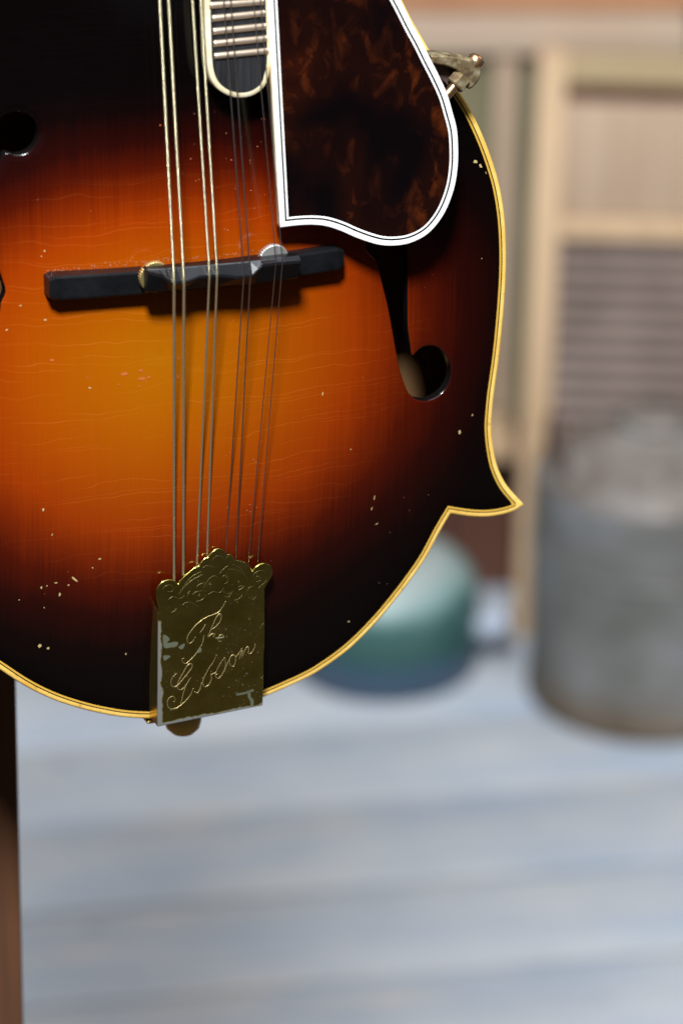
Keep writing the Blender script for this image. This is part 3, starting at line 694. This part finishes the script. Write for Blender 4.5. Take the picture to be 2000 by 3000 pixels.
pg = catmull([(23.2, 17.91), (29.15, 18.08), (34.88, 17.79), (40.0, 16.83), (45.15, 14.78), (50.33, 12.11), (55.52, 9.79), (60.6, 8.09), (65.81, 7.47), (71.02, 7.84), (76.23, 9.67), (80.02, 12.5), (83.28, 16.48), (85.76, 21.26), (87.69, 27.3), (88.59, 34.03), (88.6, 40.2), (87.97, 47.01), (86.2, 53.29), (84.19, 59.55), (81.17, 65.99), (77.79, 72.31), (74.56, 78.58), (71.22, 84.48), (67.38, 91.79), (62.3, 101.0), (56.0, 112.76), (49.77, 124.87), (39.92, 143.4), (27.84, 159.75), (20.68, 164.57), (16.17, 163.68), (16.61, 131.19), (18.76, 96.83), (20.71, 61.78), (21.94, 40.4)], 1.6, True, {0, 31, 30})
ap = 0.5*np.sum(pg[:, 0]*np.roll(pg[:, 1], -1) - np.roll(pg[:, 0], -1)*pg[:, 1]); pg = pg if ap > 0 else pg[::-1]
o1, o2, o3 = offset(pg, 1.95), offset(pg, 2.6), offset(pg, 3.3)
vp, tp = fill(dedupe(o3), (), 0); np_ = len(vp)
pgo = part('pickguard', [(p[0], p[1], PGZ) for p in vp] + [(p[0], p[1], PGZ - 4.0) for p in vp], [tuple(f) for f in tp] + [tuple(np_ + i for i in f[::-1]) for f in tp], M_tort)
part('pickguard_side', *ring([(o3, PGZ - 4.0), (pg, PGZ - 4.1), (pg, PGZ - 0.3), (offset(pg, 0.12), PGZ - 0.06)]), M_crm, pgo)
part('white_border', *ring([(offset(pg, 0.12), PGZ - 0.06), (offset(pg, 0.4), PGZ + 0.04), (o1, PGZ + 0.04)]), M_white, pgo)
part('black_line', *ring([(o1, PGZ + 0.03), (o2, PGZ + 0.03)]), M_blk, pgo)
part('inner_white_line', *ring([(o2, PGZ + 0.03), (o3, PGZ + 0.03)]), M_white, pgo)

# -- clamp that carries the pickguard
M_cl = Mat('tarnished_clamp', Metallic=0.6, Roughness=0.42)
cn_ = M_cl.noise(M_cl.coord(), 260, 4, 0.6); M_cl.link(Base_Color=M_cl.ramp(cn_, [(0.32, srgb(92, 68, 54)), (0.5, srgb(138, 118, 84)), (0.68, srgb(190, 178, 146))]))
M_cop = Mat('coppery_screw', Base_Color=(0.62, 0.36, 0.18, 1), Metallic=0.95, Roughness=0.3)
clp = empty('pickguard_clamp', CHILD, parent=md)
cpart = lambda nm, vs, fs, m, smooth=True: obj(nm, np.array([tuple(v) for v in vs], float)*0.001, fs, m, clp, smooth)
def slab(name, pts, z0, z1, m, bev):
    q = dedupe(catmull(ccw(pts), 0.7, True, {0, len(pts) - 1}), 0.05)
    va, ta = fill(dedupe(offset(q, bev)), (), 0); rings = ring([(offset(q, bev), z0), (q, z0 + bev), (q, z1 - bev), (offset(q, bev*0.3), z1 - bev*0.3), (offset(q, bev), z1)])
    n = len(va)
    return sharp(cpart(name, *join(rings, ([(p[0], p[1], z1) for p in va] + [(p[0], p[1], z0) for p in va], [tuple(f) for f in ta] + [tuple(n + i for i in f[::-1]) for f in ta])), m), 45)
slab('strap', [(81.0, 71.76), (86.71, 71.21), (90.41, 70.45), (94.12, 69.57), (96.94, 69.12), (98.89, 67.53), (99.97, 65.04), (99.39, 61.96), (97.77, 59.92), (96.0, 58.62), (94.71, 59.32), (93.9, 61.43), (92.58, 63.81), (90.76, 65.75), (88.44, 66.89), (85.89, 67.68), (81.05, 68.65)], 3.0, 12.0, M_cl, 0.7)
slab('jaw', [(83.11, 68.13), (89.89, 66.65), (93.76, 64.55), (96.27, 60.74), (97.35, 58.12), (94.78, 58.08), (91.32, 57.87), (88.08, 60.77), (83.14, 65.97)], 3.6, 7.0, M_iron, 0.3)  # dark plate standing in for the shaded inside of the strap
SW = [(86.5, 56.13), (91.89, 61.6), (99.05, 67.78)]
a3, b3 = Vector((SW[0][0], SW[0][1], 11.0)), Vector((SW[2][0], SW[2][1], 9.0))
ax = (b3 - a3).normalized()
def along(s, prof, seg):
    q = ax.to_track_quat('Z', 'Y'); L = lathe_data(prof, seg)
    return [q @ Vector(v_) + a3 + ax*s for v_ in L[0]], L[1]
LN = (b3 - a3).length
thr = [(0.0, -5)]
k = -5.0
while k < LN*0.72: thr += [(1.55, k), (1.85, k + 0.35)]; k += 0.7
thr += [(0.0, k)]
cpart('screw', *along(0, thr, 20), M_cop)
sN = (Vector((SW[1][0], SW[1][1], 11.0)) - a3).length - 2.2
q6 = along(sN, [(0, 0), (3.1, 0), (3.7, 0.5), (3.7, 4.2), (3.2, 4.7), (0, 4.7)], 6); cpart('nut', *q6, M_cl, False)
cpart('screw_head', *along(LN, [(0, -4.0), (2.4, -4.0), (3.0, -1.5), (3.1, 0.3), (2.6, 1.3), (1.6, 1.8), (0.0, 1.9)], 28), M_cop)

# -- tailpiece
KZ = 10.0
tp_ = empty('tailpiece', CHILD, parent=md)
tpart = lambda nm, vs, fs, m, smooth=True: obj(nm, np.array([tuple(v) for v in vs], float)*0.001, fs, m, tp_, smooth)
COV = [(-19.35, -164.54), (20.31, -161.99), (20.44, -158.02), (20.71, -142.86), (21.07, -137.39), (21.08, -118.83), (21.25, -116.72), (22.41, -114.85), (23.7, -112.94), (24.14, -110.48), (23.18, -108.53), (21.25, -107.44), (19.27, -107.54), (17.47, -108.45), (16.41, -109.92), (15.47, -107.86), (13.68, -106.16), (11.76, -105.25), (10.1, -104.84), (9.46, -103.6), (8.19, -102.41), (6.88, -102.32), (5.9, -100.58), (4.25, -99.73), (2.66, -99.78), (1.07, -100.92), (-0.09, -102.38), (-1.41, -102.72), (-2.51, -103.74), (-3.41, -105.29), (-5.19, -105.7), (-7.42, -107.21), (-9.7, -109.03), (-11.31, -111.07), (-12.95, -109.57), (-14.86, -109.01), (-17.29, -109.52), (-19.08, -111.59), (-19.48, -114.11), (-19.09, -116.99), (-18.62, -120.41), (-18.9, -134.48)]
def gold():
    m = Mat('worn_gold_plate', Metallic=1.0)
    oc = m.coord(); s = m.n('ShaderNodeSeparateXYZ', _0=oc)
    sp1 = m.noise(oc, 420, 3, 0.7); sp2 = m.noise(oc, 130, 4, 0.65)
    blot = m.noise(oc, 60, 4, 0.6)
    spots = m.math('MULTIPLY', m.bw(sp1, 0.66, 0.72), m.bw(blot, 0.42, 0.6))
    # plating rubbed off along the left edge and the bottom edge
    wob = m.math('MULTIPLY', m.math('SUBTRACT', sp2, 0.5), 0.006)
    xe = m.math('SUBTRACT', s.outputs[0], m.math('MULTIPLY', m.math('ADD', s.outputs[1], -COV[0][1]*0.001), 0.0105))
    left = m.bw(m.math('ADD', xe, wob), COV[0][0]*0.001 + 0.0017, COV[0][0]*0.001 + 0.0012)
    left = m.math('MULTIPLY', left, m.bw(m.math('ADD', s.outputs[1], wob), -0.1235, -0.1245))
    sl_ = (COV[1][1] - COV[0][1])/(COV[1][0] - COV[0][0])
    yb = m.math('ADD', m.math('SUBTRACT', s.outputs[1], m.math('MULTIPLY', m.math('ADD', s.outputs[0], -COV[0][0]*0.001), sl_)), m.math('MULTIPLY', wob, 0.7))
    bot = m.bw(yb, COV[0][1]*0.001 + 0.0013, COV[0][1]*0.001 + 0.0008)
    worn = m.math('MAXIMUM', m.math('MAXIMUM', left, bot), m.math('MULTIPLY', spots, 0.5))
    base = m.mix(m.bw(sp2, 0.35, 0.7), (0.48, 0.39, 0.075, 1), (0.66, 0.55, 0.15, 1))
    m.link(Base_Color=m.mix(worn, base, (0.22, 0.22, 0.205, 1)), Roughness=m.math('ADD', m.math('MULTIPLY', worn, 0.34), m.math('ADD', 0.16, m.math('MULTIPLY', blot, 0.14))))
    m.link(Metallic=m.math('SUBTRACT', 1.0, m.math('MULTIPLY', worn, 0.45)))
    m.bump(sp2, 0.10, 0.0003)
    return m
M_gold = gold()
M_goldp = Mat('gold_plate_side', Base_Color=(0.70, 0.50, 0.14, 1), Metallic=1.0, Roughness=0.3)
M_engr = Mat('bright_engraved_line', Base_Color=(0.70, 0.54, 0.25, 1), Metallic=0.75, Roughness=0.42)
cvr = catmull(COV, 0.7, True, {0, 1, 14, 18, 21, 26, 29, 33})
ac = 0.5*np.sum(cvr[:, 0]*np.roll(cvr[:, 1], -1) - np.roll(cvr[:, 0], -1)*cvr[:, 1]); cvr = cvr if ac > 0 else cvr[::-1]
cvr = dedupe(cvr, 0.1)
i1, i2, i3 = offset(cvr, 0.08), offset(cvr, 0.2), offset(cvr, 0.36)
vt_, tt_ = fill(dedupe(i3), (), 2.0)
tpart('cover_plate', *join(ring([(i2, KZ - 1.2), (cvr, KZ - 1.1), (cvr, KZ - 0.34), (i1, KZ - 0.14), (i2, KZ - 0.03), (i3, KZ)]), ([(p[0], p[1], KZ) for p in vt_], [tuple(f) for f in tt_])), M_gold)
cov = tp_.children[-1]
def wallp(p, q, th, z0, z1):
    d = np.array(q) - np.array(p); d /= np.linalg.norm(d); nn = np.array([-d[1], d[0]])*th
    xy = [p, q, (q[0] + nn[0], q[1] + nn[1]), (p[0] + nn[0], p[1] + nn[1])]
    return [(a, b, z0) for a, b in xy] + [(a, b, z1) for a, b in xy], [(0, 3, 2, 1), (4, 5, 6, 7), (0, 1, 5, 4), (1, 2, 6, 5), (2, 3, 7, 6), (3, 0, 4, 7)]
tpart('cover_side', *wallp((COV[-2][0] - 0.15, COV[-2][1] - 0.3), (COV[0][0] + 0.03, COV[0][1] + 0.1), 1.0, 0.2, KZ - 0.62), M_goldp, False)
tpart('cover_side', *wallp((COV[1][0] - 0.03, COV[1][1] + 0.1), (COV[5][0] - 0.03, COV[5][1] - 0.4), 1.0, 0.2, KZ - 0.62), M_goldp, False)
tpart('cover_end', *wallp((COV[0][0] + 1.1, COV[0][1] + 0.45), (COV[1][0] - 1.1, COV[1][1] + 0.30), 1.0, -1.0, KZ - 0.64), M_goldp, False)
tpart('base_plate', *box_data(-19.5, 3.0, -168.1, -166.9, -34, -1.5, 0.4), M_goldp)
M_pin = Mat('yellowed_end_pin', Base_Color=srgb(252, 206, 96), Roughness=0.35)
lp = lathe_data([(0, 0), (3.2, 0), (3.2, 3.5), (6.0, 7.0), (6.9, 9.0), (6.2, 12.0), (4.0, 14.2), (0, 15.2)], 36)
tpart('end_pin', [(v_[0] + 0.7, -168.2 - v_[2], v_[1] - 22) for v_ in lp[0]], lp[1], M_pin)
def strokes(lines, r_):
    out = []
    for l in lines:
        pth = bez_smooth(l, 0.5); n = len(pth)
        rr = [r_*(0.35 + 0.65*math.sin(math.pi*min(1, max(0.0, (i + 0.6)/(n + 0.2))))**0.6) for i in range(n)]
        out.append(tube_data([(p[0], p[1], KZ - 0.01) for p in pth], rr, 6))
    return join(*out)
vs, fs = strokes([[(6.48, -119.81), (3.77, -123.55), (-1.18, -125.16), (-4.77, -127.4), (-7.26, -130.26), (-8.17, -132.41), (-7.51, -134.1), (-6.16, -133.6), (-5.03, -131.7)], [(-1.28, -127.65), (-2.1, -129.13), (-3.36, -130.7)], [(-2.5, -135.02), (-4.85, -138.36), (-6.66, -140.17), (-8.69, -141.58), (-9.94, -140.85), (-10.02, -139.7), (-9.12, -139.37)], [(-1.89, -131.9), (-2.13, -133.7), (-2.59, -135.1)], [(-0.55, -132.54), (0.81, -129.99), (2.63, -125.9), (4.12, -124.32), (4.66, -125.03), (4.29, -127.17), (2.84, -128.89), (1.26, -129.87)], [(-0.33, -132.8), (1.25, -131.51), (2.02, -131.98), (1.69, -133.31)], [(2.59, -133.43), (4.08, -133.54), (5.52, -133.56), (5.3, -132.66), (4.17, -132.5), (3.45, -133.78), (3.71, -134.87), (4.88, -134.89)], [(-12.12, -144.79), (-13.6, -146.08), (-14.34, -147.98), (-13.96, -149.54), (-12.66, -149.89), (-11.35, -149.08), (-9.37, -147.02), (-7.06, -144.34), (-6.24, -142.78), (-6.88, -141.86), (-8.19, -142.51), (-9.68, -144.97), (-11.34, -147.74), (-11.94, -149.66), (-11.53, -151.06), (-10.39, -151.39), (-9.07, -150.24), (-6.92, -147.36)], [(-6.92, -147.36), (-8.41, -149.5), (-9.75, -152.99), (-10.26, -155.27), (-10.93, -157.02)], [(-5.97, -151.52), (-7.14, -154.04), (-9.45, -156.39), (-11.75, -157.91), (-14.04, -158.41), (-15.5, -157.19), (-15.71, -155.15), (-14.82, -153.77), (-13.51, -153.52), (-12.77, -154.4), (-13.1, -155.53), (-13.69, -155.61)], [(-2.85, -149.79), (-3.36, -151.89), (-4.19, -153.29), (-5.01, -153.5), (-5.4, -152.88)], [(-2.51, -148.16), (-2.35, -148.01)], [(2.78, -139.87), (1.78, -142.24), (0.13, -144.35), (-1.46, -147.13), (-2.36, -149.35), (-1.88, -151.43), (-0.56, -151.29), (0.59, -149.77), (0.93, -148.14), (0.71, -147.04), (2.42, -146.68), (3.74, -144.18), (5.89, -141.3)], [(5.89, -141.3), (6.21, -143.52), (6.04, -145.51), (4.71, -148.01), (3.39, -148.99), (2.41, -148.35), (2.58, -147.37), (3.56, -147.34)], [(5.8, -146.32), (7.03, -143.64), (8.36, -141.08), (9.51, -140.9), (10.06, -142.05), (9.83, -144.03), (9.0, -145.26), (8.01, -144.61), (7.69, -142.73)], [(10.07, -141.79), (11.32, -140.39), (12.48, -138.71)], [(11.31, -142.9), (12.58, -139.39), (12.64, -140.07), (12.47, -142.39)], [(12.64, -141.74), (13.96, -138.91), (14.79, -138.36), (14.95, -139.72), (14.78, -141.04), (15.77, -141.17), (17.09, -139.35), (17.43, -137.72)]], 0.085); obj('engraved_lettering', np.array([tuple(v) for v in vs])*0.001, fs, M_engr, cov)
M_engr2 = Mat('faint_engraved_line', Base_Color=(0.30, 0.25, 0.10, 1), Metallic=0.9, Roughness=0.45)
vs, fs = strokes([[(-10.88, -114.63), (-8.42, -111.01), (-5.82, -108.72), (-2.57, -107.5)], [(-11.37, -115.22), (-8.76, -112.28), (-6.15, -110.32), (-2.25, -108.53)], [(-14.02, -121.45), (-12.72, -120.96), (-11.9, -120.08)], [(-4.59, -118.59), (-2.31, -118.07), (-1.0, -116.59)], [(-8.14, -115.32), (-6.83, -114.17)], [(3.92, -109.33), (5.22, -107.86), (7.51, -106.51)], [(7.18, -107.95), (9.79, -108.29), (12.39, -109.78), (14.35, -112.34)], [(9.14, -106.23), (11.75, -108.05), (13.37, -110.56), (14.84, -113.23)], [(5.53, -112.18), (5.21, -110.49), (6.52, -110.0), (7.49, -111.12), (7.0, -112.7), (5.85, -113.21)], [(10.9, -116.52), (11.4, -114.93), (13.36, -115.19), (11.07, -116.54)], [(6.16, -118.2), (7.46, -118.37), (8.61, -117.04), (9.1, -116.28)], [(5.51, -116.13), (7.14, -117.17), (8.61, -116.87)], [(16.64, -113.14), (16.97, -111.03), (18.94, -109.97), (20.91, -110.39), (21.73, -111.65)], [(17.63, -113.1), (18.12, -112.01), (19.27, -112.32), (19.27, -113.81), (18.12, -114.16)], [(14.66, -119.0), (14.34, -117.3), (15.33, -115.78), (16.97, -115.66)], [(14.99, -119.71), (16.63, -120.59), (17.95, -119.43)], [(-17.16, -112.48), (-16.01, -111.16), (-14.24, -111.06), (-12.96, -112.38), (-13.62, -113.61), (-14.91, -113.44)], [(-7.5, -117.38), (-7.82, -115.69), (-7.16, -114.95)], [(-4.88, -113.44), (-3.58, -112.3), (-1.63, -111.9), (-0.66, -113.01)], [(-10.11, -119.34), (-7.84, -118.32), (-5.57, -119.28), (-3.63, -120.86)], [(-1.96, -113.83), (0.33, -110.51), (2.61, -109.82), (3.91, -111.31)], [(-0.35, -116.68), (1.6, -115.62), (4.21, -116.29), (5.52, -114.81)], [(-2.24, -106.24), (-0.29, -105.5), (2.3, -106.5)], [(1.02, -104.03), (2.98, -102.32), (4.92, -102.9), (6.22, -104.37)], [(9.42, -119.96), (11.38, -119.56), (12.7, -118.41)], [(-15.26, -116.67), (-13.31, -115.62), (-10.74, -116.62), (-9.44, -115.8)], [(18.61, -116.54), (20.25, -115.43), (21.9, -113.99)], [(-6.2, -115.9), (-4.57, -114.8), (-2.29, -114.77), (-0.67, -115.32)]], 0.042); obj('engraved_scrollwork', np.array([tuple(v) for v in vs])*0.001, fs, M_engr2, cov)

M_bare = Mat('bared_nickel', Base_Color=(0.15, 0.155, 0.10, 1), Metallic=0.5, Roughness=0.5)
vs, fs = [], []
for poly in [[(-17.01, -129.66), (-15.24, -130.56), (-14.7, -131.79), (-15.58, -132.83), (-12.5, -132.76), (-11.47, -133.4), (-12.03, -134.48), (-14.14, -134.69), (-16.73, -134.33)], [(-11.38, -134.9), (-9.1, -133.89), (-9.44, -135.51), (-10.42, -135.94)], [(-4.57, -137.68), (-3.02, -136.39), (-2.84, -137.75), (-3.75, -138.19)], [(-16.93, -137.46), (-14.34, -137.98), (-15.81, -139.11), (-16.79, -139.3)], [(10.12, -156.01), (13.26, -155.79), (16.74, -155.1), (16.97, -155.81), (13.59, -156.51), (10.28, -156.61)], [(14.75, -156.0), (15.51, -155.94), (15.74, -158.0), (16.73, -159.33), (16.63, -161.35), (15.73, -161.89), (15.57, -159.67), (14.65, -157.84)], [(2.49, -133.16), (5.7, -133.37), (5.69, -133.83), (2.55, -133.6)]]:
    q = ccw(poly); va, ta = fill(dedupe(catmull(q, 0.5, True), 0.05), (), 0); k = len(vs)
    vs += [(p[0], p[1], KZ + 0.015) for p in va]; fs += [tuple(k + i for i in f) for f in ta]
for _ in range(130):
    x_ = random.uniform(COV[0][0] + 3, COV[1][0] - 1); y_ = random.triangular(COV[0][1] + 3, -118, -150)
    if x_ < 4 and random.random() < 0.6: continue
    k = len(vs); r_ = random.choice((0.10, 0.14, 0.2, 0.3)); n = 6; an0 = random.random()*6
    vs += [(x_ + r_*random.uniform(0.5, 1.3)*math.cos(an0 + i*math.pi/3), y_ + 0.8*r_*random.uniform(0.5, 1.3)*math.sin(an0 + i*math.pi/3), KZ + 0.015) for i in range(n)]
    fs.append(tuple(range(k, k + n)))
tag(obj('plating_wear', np.array(vs)*0.001, fs, M_bare, cov), kind='stuff')
